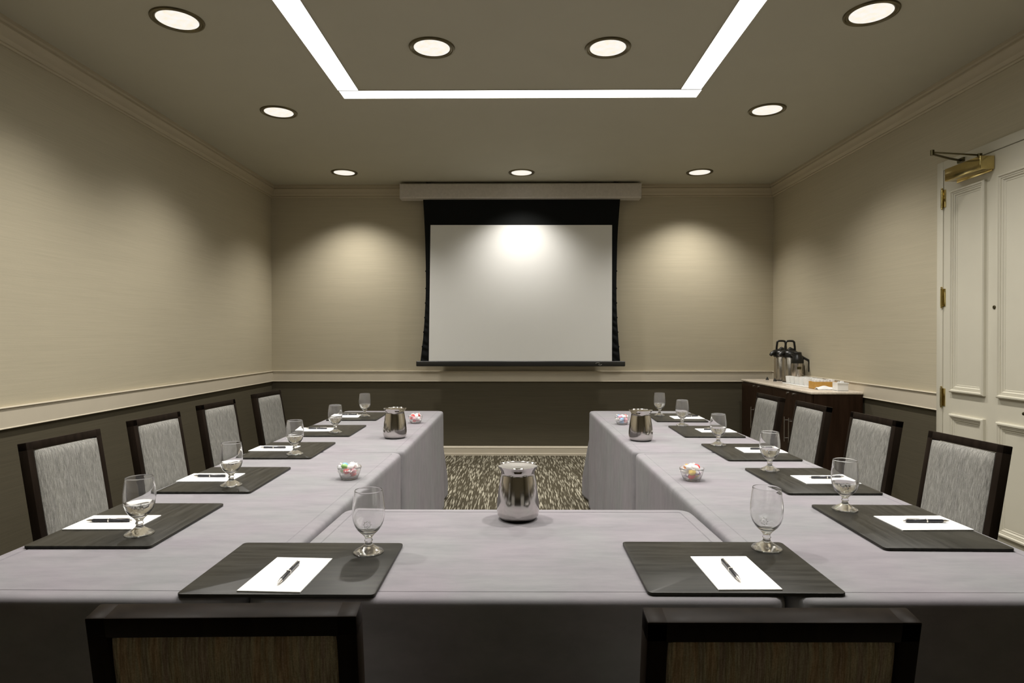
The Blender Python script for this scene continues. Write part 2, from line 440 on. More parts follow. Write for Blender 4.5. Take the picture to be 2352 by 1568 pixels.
# black border cloth with curved, slightly wrinkled sides
def interp(tab, z):
    for (z0, v0), (z1, v1) in zip(tab, tab[1:]):
        if z1 <= z <= z0:
            k = (z0 - z) / (z0 - z1); return v0 + (v1 - v0) * k
    return tab[0][1] if z > tab[0][0] else tab[-1][1]
Lt = [(2.84, -1.040), (2.70, -1.031), (2.50, -1.022), (2.35, -1.016), (2.10, -1.011), (1.9, -1.010), (1.74, -1.014), (1.5, -1.026), (1.3, -1.042), (1.05, -1.072)]
Rt = [(2.84, 1.124), (2.70, 1.113), (2.50, 1.099), (2.35, 1.092), (2.10, 1.087), (1.9, 1.084), (1.74, 1.085), (1.5, 1.093), (1.3, 1.106), (1.05, 1.126)]
bm = BM(); NZ = 120; rows = []
us = [0, .12, .3, .5, .7, .88, 1]
for j in range(NZ + 1):
    z = 2.84 - (2.84 - 1.05) * j / NZ
    l, r = interp(Lt, z), interp(Rt, z); row = []
    wl = l, -.975; wr = 1.034, r
    k = max(0, min(1, (2.0 - z) / .6))
    for (a, b) in (wl, wr):
        for u in us:
            x = a + (b - a) * u
            wr_ = math.sin(z * 75 + x * 60 + 2 * noise.noise((z * 9, x * 9, 0))) * .006 * k * math.sin(PI * min(1, u + .05)) if (u not in (0, 1)) else 0
            row.append(bm.verts.new((x, YS + wr_, z)))
    rows.append(row)
for a, b in zip(rows, rows[1:]):
    for i in range(len(row) - 1): bm.faces.new([a[i], a[i + 1], b[i + 1], b[i]])
r = bmesh.ops.extrude_face_region(bm, geom=list(bm.faces))
bmesh.ops.translate(bm, verts=[v for v in r['geom'] if isinstance(v, bmesh.types.BMVert)], vec=(0, .008, 0))
# side tension tabs
for z in (2.05, 1.86, 1.7, 1.54, 1.38, 1.22):
    l, rr = interp(Lt, z), interp(Rt, z)
    box(bm, l - .005, l + .006, YS - .002, YS + .004, z - .008, z + .008); box(bm, rr - .006, rr + .005, YS - .002, YS + .004, z - .008, z + .008)
obj('black_border', W(bm), M['blackf'], t, 40)
bm = BM()
vs = [bm.verts.new(p) for p in ((-.957, YS - .010, 2.555), (1.034, YS - .010, 2.552), (1.034, YS - .010, 1.06), (-.977, YS - .010, 1.06))]
f = bm.faces.new(vs); r = bmesh.ops.extrude_face_region(bm, geom=[f])
bmesh.ops.translate(bm, verts=[v for v in r['geom'] if isinstance(v, bmesh.types.BMVert)], vec=(0, .002, 0))
obj('viewing_surface', W(bm), M['screen'], t)
bm = BM(); box(bm, -1.115, 1.178, 6.845, 6.89, 1.004, 1.062, .009, 3)
bar = obj('weight_bar', W(bm), M['bar'], t, 50); bar['label'] = 'black bar along the bottom of the screen'
bm = BM()
for cx, cz, rx_, sgn in ((.876, 1.035, .022, 1), (.903, 1.030, .018, -1)):
    pts = [(cx + rx_ * math.cos(a), 6.8445, cz + .010 * sgn * math.sin(a)) for a in [PI * q / 10 for q in range(11)]]
    tube(bm, pts, .0028, 6, flat=.6)
obj('emblem', W(bm), M['logo'], bar)

# ------------------------------------------------------------------ tablecloths
CH = [(-.480, 1.022), (.424, 1.012)]
def push(p):
    x, y, z = p
    if y > 1.75 or z > .62: return p
    k = 0
    for cx, cy in CH:
        d = abs(x - cx); kw = max(0, min(1, (.275 - d) / .05)); kw = kw * kw * (3 - 2 * kw)
        kz = max(0, min(1, (.53 - z) / .08)); kz = kz * kz * (3 - 2 * kz)
        k = max(k, kw * kz)
    return (x, y + .22 * k * max(0, 1 - (y - 1.33) / .42), z)
def tablecloth(label, c, L, near=False, flare=None, seed=0, skirt=(1, 1, 1, 1)):
    """c = 4 top corners counter-clockwise: near-left, near-right, far-right, far-left"""
    bm = BM(); rad = .052
    cs = [Vector((*p, 0)) for p in c]; per = []
    n = 4
    for i in range(4):
        P, Q = cs[i], cs[(i + 1) % 4]; t_ = (Q - P).normalized(); nrm = Vector((t_.y, -t_.x, 0))
        ln = (Q - P).length; m = max(4, int(ln / .022))
        for k in range(m + 1):
            s = rad + (ln - 2 * rad) * k / m
            per.append((P + t_ * s, nrm, s, ln, i))
        # corner arc
        R_ = cs[(i + 2) % 4]; t2 = (R_ - Q).normalized(); n2 = Vector((t2.y, -t2.x, 0)); cc = Q - t_ * rad + t2 * rad
        for k in range(1, 6):
            a = k / 6; nn = (nrm * math.cos(a * PI / 2) + n2 * math.sin(a * PI / 2)).normalized()
            per.append((cc + nn * rad, nn, ln, ln, i + 10))
    prof = [(.046, 0), (.0440, -.0017), (.0427, -.0017), (.0405, .0006), (.022, .0006), (.010, -.0012), (.004, -.0055), (.001, -.012), (0, -.020), (0, -.034), (0, -.050)]
    rings = []
    for ins, dz in prof:
        rings.append([bm.verts.new(p - nn * ins + Vector((0, 0, TZ + dz))) for p, nn, s, ln, i in per])
    zs = [.68, .65, .61, .57, .53, .49, .45, .40, .35, .30, .24, .18, .12, .07, .03, .012]
    for z in zs:
        k = (TZ - z) / TZ; ring = []
        for p, nn, s, ln, i in per:
            q = noise.noise((s * 5 + seed * 9.1 + i * 3, z * 1.2, seed)) * .016 * k + noise.noise((s * 14 + i, z * .8, seed + 5)) * .006 * k
            out = (.004 * k + q) * skirt[i % 10]
            if i >= 10: out = .006 * k * min(skirt[i - 10], skirt[(i - 9) % 4])
            v = p + nn * out
            if flare and i == 2:
                # loose pleat of the end skirt beside the aisle
                dd = s if flare < 0 else ln - s
                g = math.exp(-((dd - .03) / .10) ** 2) * min(1, k * 1.25) ** .9
                v = v + Vector((0, .32 * g, 0)) + Vector(((-.075 if flare > 0 else .05) * g, 0, 0))
            co = (v.x, v.y, z)
            if near: co = push(co)
            ring.append(bm.verts.new(co))
        rings.append(ring)
    N = len(per)
    for A, B in zip(rings, rings[1:]):
        for i in range(N): bm.faces.new([A[i], A[(i + 1) % N], B[(i + 1) % N], B[i]])
    bm.faces.new(rings[0])
    o = obj('tablecloth', bm, M['cloth'], None, 40)
    so = o.modifiers.new('thick', 'SOLIDIFY'); so.thickness = .002; so.offset = -1
    return tag(o, label, 'tablecloth', 'grey tablecloths of the U-shaped table')
tablecloth('grey cloth over the near table of the left arm', [(-1.368, 1.356), (-.607, 1.352), (-.572, 3.096), (-1.350, 3.100)], 0, True, None, 1, (1, .3, 0, 1))
tablecloth('grey lavender cloth over the far table of the left arm, under the steel pitcher', [(-1.350, 3.106), (-.570, 3.103), (-.574, 4.862), (-1.345, 4.862)], 0, False, -1, 2, (0, 1, 1, 1))
tablecloth('grey lavender cloth over the near table of the right arm', [(.603, 1.356), (1.368, 1.360), (1.345, 3.108), (.577, 3.103)], 0, True, None, 3, (1, 1, 0, .3))
tablecloth('grey lavender cloth over the far table of the right arm, under the steel pitcher', [(.577, 3.110), (1.343, 3.115), (1.320, 4.872), (.553, 4.872)], 0, False, 1, 4, (0, 1, 1, 1))
tablecloth('grey lavender cloth over the middle table joining both arms', [(-.603, 1.352), (.599, 1.356), (.570, 2.082), (-.575, 2.080)], 0, True, None, 5, (1, 0, 1, 0))

# ------------------------------------------------------------------ chairs
def make_chair(label, group):
    t = thing('conference_chair', label, 'chair', (0, 0, 0), 0, group)
    Wd, H, PW, PD = .436, .872, .034, .042
    yb = lambda z: .075 * (H - z) / (H - .44)          # lean of the back
    # back frame
    bm = BM()
    for s in (-1, 1):
        x = s * (Wd / 2 - PW / 2)
        prism(bm, (x, yb(.40), .40), (x, yb(H), H), PW, PD)
    lean = math.atan(.075 / (H - .44))
    Mx = Matrix.Translation((0, yb(H - .018), H - .018)) @ Matrix.Rotation(lean, 4, 'X')
    box(bm, -Wd / 2, Wd / 2, -PD / 2, PD / 2, -.018, .018, .003, 2, 0, Mx)
    Mx2 = Matrix.Translation((0, yb(.47), .47)) @ Matrix.Rotation(lean, 4, 'X')
    box(bm, -Wd / 2 + PW, Wd / 2 - PW, -PD / 2 + .006, PD / 2 - .006, -.02, .02, .003, 2, 0, Mx2)
    obj('back_frame', bm, M['wood'], t, 30)
    # padded panel: front cushion and outside fabric
    iw = Wd / 2 - PW; z0, z1 = -.145, .150
    zc = (H - .036 + .440) / 2 + .001
    def pad(depth_sign, bulge, base, name, mat):
        bm = BM(); nx, nz = 16, 16; g = []
        h = (H - .036 - .440) / 2
        for j in range(nz + 1):
            r = []
            for i in range(nx + 1):
                u, v = 2 * i / nx - 1, 2 * j / nz - 1
                u = math.copysign(abs(u) ** .7, u); v = math.copysign(abs(v) ** .7, v)
                e = (1 - abs(u) ** 7) * (1 - abs(v) ** 7)
                rr = 1 - .012 * (abs(u) ** 8) * (abs(v) ** 8)
                r.append(bm.verts.new((u * iw * rr, depth_sign * (base + bulge * e ** .5), v * h * rr)))
            g.append(r)
        for j in range(nz):
            for i in range(nx): bm.faces.new([g[j][i], g[j][i + 1], g[j + 1][i + 1], g[j + 1][i]])
        rim = [g[0][i] for i in range(nx + 1)] + [g[j][nx] for j in range(1, nz + 1)] + [g[nz][i] for i in range(nx - 1, -1, -1)] + [g[j][0] for j in range(nz - 1, 0, -1)]
        back = [bm.verts.new((v.co.x, 0, v.co.z)) for v in rim]
        k = len(rim)
        for i in range(k): bm.faces.new([rim[i], rim[(i + 1) % k], back[(i + 1) % k], back[i]])
        bm.faces.new(back)
        bmesh.ops.transform(bm, matrix=Matrix.Translation((0, yb(zc), zc)) @ Matrix.Rotation(lean, 4, 'X'), verts=bm.verts)
        return obj(name, bm, mat, t, 50)
    pad(1, .016, .022, 'backrest', M['fab'])
    ob = pad(-1, .008, .014, 'outside_back', M['fabback']); ob['label'] = 'brown striped fabric on the outside of the back'
    # seat
    bm = BM(); box(bm, -.208, .208, .080, .500, .385, .450, .022, 4); obj('seat', bm, M['fab'], t, 40)
    bm = BM(); box(bm, -.211, .211, .060, .490, .335, .386, .004); obj('seat_frame', bm, M['wood'], t, 30)
    for s in (-1, 1):
        obj('leg', prism(BM(), (s * .190, .465, .336), (s * .190, .470, 0), .040, .040, .028, .028), M['wood'], t, 30)
        obj('leg', prism(BM(), (s * (Wd / 2 - .018), .082, .401), (s * (Wd / 2 - .018), .0, 0), .034, .045, .028, .030), M['wood'], t, 30)
    return t
left = [((-2.083, 2.832), -95, 'nearest the camera'), ((-2.080, 3.555), -94, 'second from the camera'),
        ((-2.094, 4.316), -95, 'third from the camera'), ((-2.074, 5.130), -96, 'nearest the screen')]
right = [((2.010, 2.806), 95, 'nearest the camera, before the panelled door'), ((2.043, 3.579), 93, 'second from the camera'),
         ((2.006, 4.254), 92, 'third from the camera'), ((1.968, 4.873), 92, 'nearest the screen')]
G1 = 'chairs along the left wall'; G2 = 'chairs along the right wall'; G3 = 'chairs at the near end of the table'
chair0 = None
for (x, y), rz, lb in left:
    lab = 'grey upholstered chair on the left side, ' + lb
    if chair0 is None:
        chair0 = make_chair(lab, G1); chair0.location = (x, y, 0); chair0.rotation_euler = (0, 0, math.radians(rz))
    else: dup(chair0, (x, y, 0), math.radians(rz), lab, G1)
chair0.scale = (.963, 1, 1)
for o in [c for c in bpy.data.objects if c.get('group') == G1]: o.scale = (.963, 1, 1)
for (x, y), rz, lb in right: dup(chair0, (x, y, 0), math.radians(rz), 'grey upholstered chair on the right side, ' + lb, G2)
f0 = dup(chair0, (CH[0][0], CH[0][1], 0), math.radians(1.6), 'dark framed chair seen from behind at the near edge, left of centre', G3)
f1 = dup(chair0, (CH[1][0], CH[1][1], 0), math.radians(.4), 'dark framed chair seen from behind at the near edge, right of centre', G3)
f0.scale = f1.scale = (1, 1, 1)

# ------------------------------------------------------------------ place settings
pos5 = ['nearest the camera', 'second from the camera', 'third from the camera', 'fourth from the camera', 'farthest from the camera']
def rounded_slab(w, d, h, r, bev):
    bm = BM(); pts = []
    for cx, cy, a0 in ((w / 2 - r, -d / 2 + r, -90), (w / 2 - r, d / 2 - r, 0), (-w / 2 + r, d / 2 - r, 90), (-w / 2 + r, -d / 2 + r, 180)):
        for k in range(7):
            a = math.radians(a0 + 15 * k); pts.append((cx, cy, math.cos(a), math.sin(a), r))
    rings = []
    for ins, z in ((bev, 0), (0, bev), (0, h - bev), (bev * .4, h - bev * .3), (bev, h)):
        rings.append([bm.verts.new((cx + ca * (rr - ins), cy + sa * (rr - ins), z)) for cx, cy, ca, sa, rr in pts])
    n = len(pts)
    for A, B in zip(rings, rings[1:]):
        for i in range(n): bm.faces.new([A[i], A[(i + 1) % n], B[(i + 1) % n], B[i]])
    bm.faces.new(rings[0]); bm.faces.new(rings[-1])
    return bm
MT = .0085
seats = [('F', -.531, 1.531, 0, 'left placemat at the near edge'), ('F', .506, 1.548, 0, 'right placemat at the near edge')]
for i, (x, y, a) in enumerate([(-1.165, 1.888, .6), (-1.152, 2.482, .8), (-1.146, 3.128, 1.0), (-1.141, 3.786, .8), (-1.144, 4.478, .8)]):
    seats.append(('L', x, y, a, 'left arm, ' + pos5[i]))
for i, (x, y, a) in enumerate([(1.156, 1.890, -.8), (1.150, 2.482, .3), (1.143, 3.100, 0), (1.128, 3.772, -1.0), (1.118, 4.425, -2.0)]):
    seats.append(('R', x, y, a, 'right arm, ' + pos5[i]))
mat0 = None
for k, x, y, a, lb in seats:
    lab = 'black writing mat at the near edge, ' + ('left' if x < 0 else 'right') + ' of centre' if k == 'F' else 'black writing mat on the ' + lb
    rz = math.radians(a) + (0 if k == 'F' else PI / 2)
    if mat0 is None:
        mat0 = obj('writing_mat', rounded_slab(.437, .345, .0075, .012, .0015), M['mat'], None, 30); tag(mat0, lab, 'desk mat', 'black writing mats')
        mat0.location = (x, y, TZ + .001); mat0.rotation_euler = (0, 0, rz)
    else: dup(mat0, (x, y, TZ + .001), rz, lab)
pads = [(-.545, 1.473, 0, 0), (.515, 1.493, 0, 0)] + [(-1.226, y, 0, 1) for y in (1.880, 2.487, 3.142, 3.792, 4.443)] + [(x, y, 0, 1) for x, y in ((1.222, 1.896), (1.212, 2.472), (1.210, 3.116), (1.193, 3.773), (1.186, 4.388))]
pad_z = TZ + MT
pad0 = None; angs = [-2.5, 1.2, 1, 1, 0, 0, 0, 1.5, .5, -1, 0, 0]
def seat_phrase(i):
    k, x, y, a, lb = seats[i]
    return ('left mat at the near edge' if x < 0 else 'right mat at the near edge') if k == 'F' else 'mat on the ' + lb
for i, (x, y, a, side) in enumerate(pads):
    rz = math.radians(angs[i]) + side * PI / 2
    lab = 'white notepad on the ' + seat_phrase(i)
    if pad0 is None:
        pad0 = obj('notepad', box(BM(), -.0715, .0715, -.105, .105, 0, .003, .0004, 1), M['white']); tag(pad0, lab, 'notepad', 'white notepads')
        pad0.location = (x, y, pad_z); pad0.rotation_euler = (0, 0, rz)
    else: dup(pad0, (x, y, pad_z), rz, lab)
def make_pen(label):
    t = thing('pen', label, 'pen', (0, 0, 0), 0, 'dark pens on the notepads')
    bm = BM(); tube(bm, [(-.062, 0, 0), (-.060, 0, 0), (.046, 0, 0), (.049, 0, 0)], .005, 14, rs=[.0038, .0050, .0050, .0042])
    obj('barrel', bm, M['pen'], t, 40)
    bm = BM(); tube(bm, [(.049, 0, 0), (.058, 0, 0), (.066, 0, 0), (.068, 0, 0)], .004, 12, rs=[.0043, .0036, .0014, .0008]); o = obj('tip', bm, M['nickel'], t, 40); o['label'] = 'silver pen tip'
    bm = BM(); tube(bm, [(-.070, 0, 0), (-.062, 0, 0)], .0022, 10); obj('push_button', bm, M['nickel'], t, 40)
    bm = BM(); box(bm, -.060, -.022, -.0012, .0012, .0052, .0066, .0003, 1); box(bm, -.060, -.057, -.0012, .0012, .003, .0066); box(bm, -.002, .002, -.0052, .0052, -.0040, .0053, .001); o = obj('clip', bm, M['nickel'], t, 30); o['label'] = 'silver clip and ring'
    return t
pens = [(-.540, 1.466, -90), (.508, 1.492, -91), (-1.238, 1.878, 182), (-1.232, 2.489, 180), (-1.232, 3.138, 180), (-1.226, 3.80, 181), (-1.222, 4.49, 186),
        (1.235, 1.895, 0), (1.225, 2.483, 0), (1.222, 3.123, 0), (1.188, 3.785, 0), (1.225, 4.42, 8)]
pen0 = None
for i, (x, y, a) in enumerate(pens):
    lab = 'dark pen on the notepad, ' + seat_phrase(i).replace('mat on the ', '')
    z = pad_z + .003 + .0053
    if pen0 is None: pen0 = make_pen(lab); pen0.location = (x, y, z); pen0.rotation_euler = (0, 0, math.radians(a))
    else: dup(pen0, (x, y, z), math.radians(a), lab)

def make_glass(label):
    t = thing('water_goblet', label, 'glass', (0, 0, 0), 0, 'stemmed water goblets')
    outer = [(0, .0005), (.030, .0005), (.0375, .001), (.0388, .003), (.0370, .0055), (.028, .010), (.018, .0155), (.0115, .021), (.0090, .0255), (.0088, .028), (.0108, .031), (.0108, .033), (.0090, .036), (.0095, .040), (.0130, .045),
             (.0200, .052), (.0290, .061), (.0360, .073), (.0400, .086), (.0418, .101), (.0418, .114), (.0402, .131), (.0378, .149), (.0364, .158), (.0361, .1610), (.0358, .1628), (.0354, .1636)]
    inner = [(.0350, .1636), (.0347, .1628), (.0348, .1610), (.0353, .158), (.0367, .149), (.0388, .131), (.0403, .114), (.0402, .101), (.0384, .087), (.0343, .075), (.0270, .064), (.018, .057), (.010, .054), (0, .053)]
    obj('glass_body', lathe(BM(), outer + inner, 48), M['glass'], t, 60)
    wi = [(0, .0532), (.010, .0542), (.018, .0572), (.0270, .0642), (.0342, .0752), (.0383, .0872), (.0389, .0895), (.0384, .0892), (0, .0890)]
    obj('water', lathe(BM(), wi, 48), M['water'], t, 60)
    # etched crest facing -y
    bm = BM()
    def R(z):
        p = outer[16:22]
        for (r0, z0), (r1, z1) in zip(outer[14:], outer[15:24]):
            if z0 <= z <= z1: return r0 + (r1 - r0) * (z - z0) / (z1 - z0)
        return .04
    def on(u, v):
        r = R(v) + .0002; a = -PI / 2 + u / r
        return (r * math.cos(a), r * math.sin(a), v)
    def line(pts, w=.0006):
        P = []
        for (a, b), (c, d) in zip(pts, pts[1:]):
            for q in range(4): P.append(on(a + (c - a) * q / 4, b + (d - b) * q / 4))
        P.append(on(*pts[-1])); tube(bm, P, w, 5, flat=1)
    s = .0105; zc = .083
    star = []
    for k in range(17):
        a = PI / 2 + 2 * PI * k / 16; rr = s if k % 2 == 0 else s * .62
        star.append((rr * math.cos(a), zc + rr * 1.05 * math.sin(a)))
    line(star, .0008)
    line([(-.003, zc - .004), (0, zc + .004), (.003, zc - .004), (-.003, zc - .004)], .0005)
    o = obj('etched_emblem', bm, M['etch'], t, 60); o['label'] = 'frosted crest etched on the bowl'
    return t
gl = [(-.390, 1.628), (.662, 1.664), (-1.081, 1.773), (-1.088, 2.360), (-1.073, 2.996), (-1.079, 3.683), (-1.088, 4.434), (1.068, 2.045), (1.067, 2.651), (1.048, 3.270), (1.050, 3.993), (1.021, 4.502)]
for_order = [0, 1, 2, 3, 4, 5, 6, 7, 8, 9, 10, 11]
g0 = None
for i, (x, y) in enumerate(gl):
    lab = ('empty stemmed glass on the ' if i < 2 else 'half-filled stemmed water glass on the ') + seat_phrase(i)
    rz = math.atan2(-x, y) + random.uniform(-.25, .25)
    if g0 is None: g0 = make_glass(lab); g0.location = (x, y, TZ + MT); g0.rotation_euler = (0, 0, rz)
    else: dup(g0, (x, y, TZ + MT), rz, lab)
# the two glasses at the near edge stand empty
for o in [o for o in bpy.data.objects if o.name.startswith('water') and o.type == 'MESH' and o.parent and o.parent.name.startswith('water_goblet') and o.parent.location.y < 1.70]: bpy.data.objects.remove(o)

# ------------------------------------------------------------------ pitchers
def make_pitcher(label):
    t = thing('water_pitcher', label, 'pitcher', (0, 0, 0), 0, 'steel water pitchers')
    o = [(0, .003), (.050, .003), (.059, .005), (.0645, .014), (.0663, .026), (.0665, .042), (.0650, .060), (.0625, .082), (.0595, .103), (.0560, .124), (.0528, .138), (.0516, .145), (.0528, .150), (.0580, .158), (.0636, .166), (.0642, .168)]
    i_ = [(.0626, .1672), (.0568, .158), (.0514, .150), (.0502, .145), (.0514, .138), (.0546, .124), (.0611, .082), (.064, .042), (.058, .012), (0, .010)]
    def mod(a, z):
        # small pouring lip towards -y
        d = math.cos(a + PI / 2)
        return 1 + (.10 * max(0, d) ** 14 * max(0, (z - .140) / .028))
    obj('body', lathe(BM(), o + i_, 72, mod=mod), M['polish'], t, 50)
    bm = BM(); lathe(bm, [(0, 0), (.056, 0), (.058, .0035), (0, .0035)], 40); b = obj('base_pad', bm, M['blackp'], t, 40); b['label'] = 'thin black foot ring'
    # ice guard across the pouring side, with a notch
    bm = BM(); rr_ = [.0, .015, .026, .032, .036, .040, .044, .048, .052, .056, .0590, .0612]; rings = []
    for r in rr_:
        ring = []
        for k in range(72 if r else 1):
            a = 2 * PI * k / 72; x, y = r * math.cos(a), r * math.sin(a)
            z = .1652 - .0012 * (1 - r / .0612)
            q = max(0, min(1, (-y - .034) / .012)) * max(0, min(1, (.0165 - abs(x)) / .005)); z -= .013 * q * q * (3 - 2 * q)
            ring.append(bm.verts.new((x, y, z)))
        rings.append(ring)
    for A, B in zip(rings, rings[1:]):
        n = len(B)
        for k in range(n):
            if len(A) == 1: bm.faces.new([A[0], B[k], B[(k + 1) % n]])
            else: bm.faces.new([A[k], B[k], B[(k + 1) % n], A[(k + 1) % n]])
    obj('ice_guard', bm, M['polish'], t, 50)
    return t
p0 = make_pitcher('polished steel water pitcher in the centre of the middle table')
p0.location = (.001, 1.968, TZ + .0005)
dup(p0, (-.698, 3.545, TZ + .0005), math.radians(22), 'polished steel water pitcher on the left arm of the table')
dup(p0, (.683, 3.470, TZ + .0005), math.radians(-25), 'polished steel water pitcher on the right arm of the table')

# ------------------------------------------------------------------ candy bowls
def make_bowl(label):
    mod = lambda a, z: 1 + .020 * math.cos(8 * a) * min(1, z / .03)
    prof = [(0, 0), (.030, 0), (.0335, .002), (.038, .012), (.043, .026), (.047, .040), (.049, .048), (.0480, .0495), (.0462, .048), (.0437, .038), (.0395, .024), (.034, .011), (.029, .006), (0, .005)]
    o = obj('candy_bowl', lathe(BM(), prof, 64, mod=mod), M['bowl'], None, 60)
    return tag(o, label, 'bowl', 'glass candy bowls')
def candy_mesh():
    bm = BM(); bmesh.ops.create_uvsphere(bm, u_segments=14, v_segments=10, radius=.0122)
    bmesh.ops.scale(bm, vec=(1.25, 1, .85), verts=bm.verts); return bm
def wrapper_mesh(seed):
    bm = BM(); r = random.Random(seed)
    for s in (-1, 1):
        c = bm.verts.new((s * .0125, 0, 0)); fan = []
        for k in range(9):
            a = -1.15 + 2.3 * k / 8
            fan.append(bm.verts.new((s * (.0125 + .0118 * math.cos(a * .8)), .0150 * math.sin(a), (.0035 if k % 2 else -.0035) + r.uniform(-.001, .001))))
        for a, b in zip(fan, fan[1:]): bm.faces.new([c, a, b])
    return bm
candy_cache = {}
def candy(col, loc, rot, label, group):
    if col not in candy_cache:
        c = obj('wrapped_candy', candy_mesh(), M['candy_' + col], None, 60); wv = obj('wrapper', wrapper_mesh(len(candy_cache)), M['wrap'], c)
        tag(c, label, 'candy', group); candy_cache[col] = c
    else:
        c = dup(candy_cache[col], loc, 0, label, group)
    c.location = loc; c.rotation_euler = rot
bowls = [((-.680, 2.515), 'left arm, nearer the camera', ['red', 'pink', 'white', 'yellow', 'blue', 'green']),
         ((-.680, 4.150), 'left arm, beside the far pitcher', ['pink', 'white', 'red']),
         ((.697, 2.503), 'right arm, nearer the camera', ['yellow', 'purple', 'red', 'blue', 'orange', 'white']),
         ((.686, 4.105), 'right arm, beside the far pitcher', ['red', 'white', 'blue', 'pink'])]
b0 = None
for bi, ((x, y), lb, cols) in enumerate(bowls):
    lab = 'small clear glass bowl of candies on the ' + lb
    if b0 is None: b0 = make_bowl(lab); b0.location = (x, y, TZ + .001)
    else: dup(b0, (x, y, TZ + .001), random.random(), lab)
    R_ = random.Random(bi * 7 + 3)
    spots_c = [(.000, 0, .0185)]
    spots_c = [(.015 * math.cos(a), .015 * math.sin(a), .0165) for a in (.2, 2.3, 4.4)]
    spots_c += [(.024 * math.cos(a), .024 * math.sin(a), .0340) for a in (.7, 1.95, 3.2, 4.5, 5.7)]
    spots_c += [(.021 * math.cos(a), .021 * math.sin(a), .0515) for a in (0.1, 1.4, 2.7, 3.95, 5.2)]
    for ci, (dx, dy, dz) in enumerate(spots_c):
        col = cols[ci % len(cols)] if ci < 8 or ci % 3 else 'white'
        candy(col, (x + dx, y + dy, TZ + .001 + dz), (R_.uniform(-.5, .5), R_.uniform(-.5, .5), R_.uniform(0, 3)),
              '%s wrapped candy in the glass bowl on the %s' % (col, lb), '%s candies in the bowl on the %s' % (col, lb))

# ------------------------------------------------------------------ cabinet with coffee things
CX0, CX1, CY0, CY1, CZ = 2.41, XR - .022, 5.14, 6.74, .875
t = thing('credenza', 'dark wood cabinet with a pale counter top in the back right corner', 'cabinet', (2.63, 5.94, 0))
def Wc(bm): bmesh.ops.translate(bm, verts=bm.verts, vec=(-2.63, -5.94, 0)); return bm
bm = BM(); box(bm, CX0 + .018, CX1, CY0, CY1, .06, CZ - .022, .002); box(bm, CX0 + .05, CX1, CY0 + .03, CY1 - .03, 0, .06); obj('body', Wc(bm), M['cab'], t)
bm = BM(); box(bm, CX0 - .006, CX1 + .0, CY0 - .006, CY1 + .006, CZ - .022, CZ, .006, 3); o = obj('counter_top', Wc(bm), M['counter'], t, 40); o['label'] = 'pale beige stone-look counter top'
nd = 4; dw = (CY1 - CY0 - .01) / nd
for k in range(nd):
    y0 = CY0 + .005 + k * dw; d = obj('door', Wc(box(BM(), CX0, CX0 + .018, y0 + .002, y0 + dw - .002, .075, CZ - .026, .0015)), M['cab'], t)
    hy = y0 + dw - .045 if k % 2 == 0 else y0 + .045
    bm = BM(); tube(bm, [(CX0 - .032, hy, .395), (CX0 - .032, hy, .615)], .0050, 12)
    for z in (.425, .585): tube(bm, [(CX0, hy, z), (CX0 - .034, hy, z)], .0045, 10)
    o = obj('handle', Wc(bm), M['nickel'], d, 40); o['label'] = 'silver bar handle'
    bm = BM(); ly = y0 + dw - .06 if k % 2 == 0 else y0 + .06
    tube(bm, [(CX0, ly, .826), (CX0 - .008, ly, .826)], .009, 14); obj('lock', Wc(bm), M['nickel'], d, 40)

def make_airpot(label, g):
    t = thing('airpot', label, 'coffee dispenser', (0, 0, 0), 0, g)
    obj('body', lathe(BM(), [(0, .004), (.067, .004), (.071, .008), (.071, .245), (.068, .250), (0, .250)], 48), M['steel'], t, 40)
    bm = BM(); lathe(bm, [(0, 0), (.073, 0), (.075, .012), (0, .012)], 40); obj('base', bm, M['blackp'], t, 40)
    bm = BM(); lathe(bm, [(.070, .246), (.079, .250), (.081, .272), (.078, .292), (.066, .308), (.045, .318), (0, .320)], 40)
    # spout nose
    tube(bm, [(-.03, 0, .297), (-.075, 0, .292), (-.110, 0, .278), (-.124, 0, .262)], .02, 14, rs=[.030, .027, .021, .015])
    obj('lid', bm, M['blackp'], t, 50)
    bm = BM(); tube(bm, [(-.02, 0, .31), (.005, 0, .325), (.03, 0, .318)], .022, 12, rs=[.02, .026, .018]); obj('pump_button', bm, M['blackp'], t, 50)
    bm = BM(); pts = [(0, -.048, .300), (0, -.046, .345), (0, -.041, .385)]
    pts += [(0, -.041 * math.copysign(abs(math.cos(a)) ** .6, math.cos(a)), .385 + .026 * math.sin(a) ** .7) for a in [PI * q / 10 for q in range(1, 10)]] + [(0, .041, .385), (0, .046, .345), (0, .048, .300)]
    tube(bm, pts, .0105, 10); obj('carry_handle', bm, M['blackp'], t, 50)
    return t
GA = 'tall steel airpots'
a0 = make_airpot('tall steel airpot with black pump lid, left one nearest the corner', GA)
a0.location = (2.728, 6.490, CZ); a0.rotation_euler = (0, 0, math.radians(12))
# carry handle spans left-right as seen from the tables
for ch in a0.children:
    if ch.name.startswith('carry_handle'): ch.rotation_euler = (0, 0, math.radians(72))
dup(a0, (2.738, 6.305, CZ), math.radians(12), 'tall steel airpot with black pump lid, right one beside the carafe', GA)
t = thing('thermal_carafe', 'short steel thermal carafe with curved black side handle beside airpots', 'carafe', (2.755, 6.175, CZ))
obj('body', lathe(BM(), [(0, 0), (.052, 0), (.055, .004), (.055, .195), (0, .195)], 40), M['steel'], t, 40)
bm = BM(); lathe(bm, [(.0555, .192), (.057, .196), (.057, .216), (.054, .246), (.040, .268), (.036, .288), (.038, .296), (.030, .304), (0, .306)], 40)
tube(bm, [(-.02, 0, .262), (-.05, 0, .275), (-.062, 0, .282)], .016, 10, rs=[.022, .016, .010]); obj('lid', bm, M['blackp'], t, 50)
bm = BM(); d = Vector((.94, -.34, 0)); 
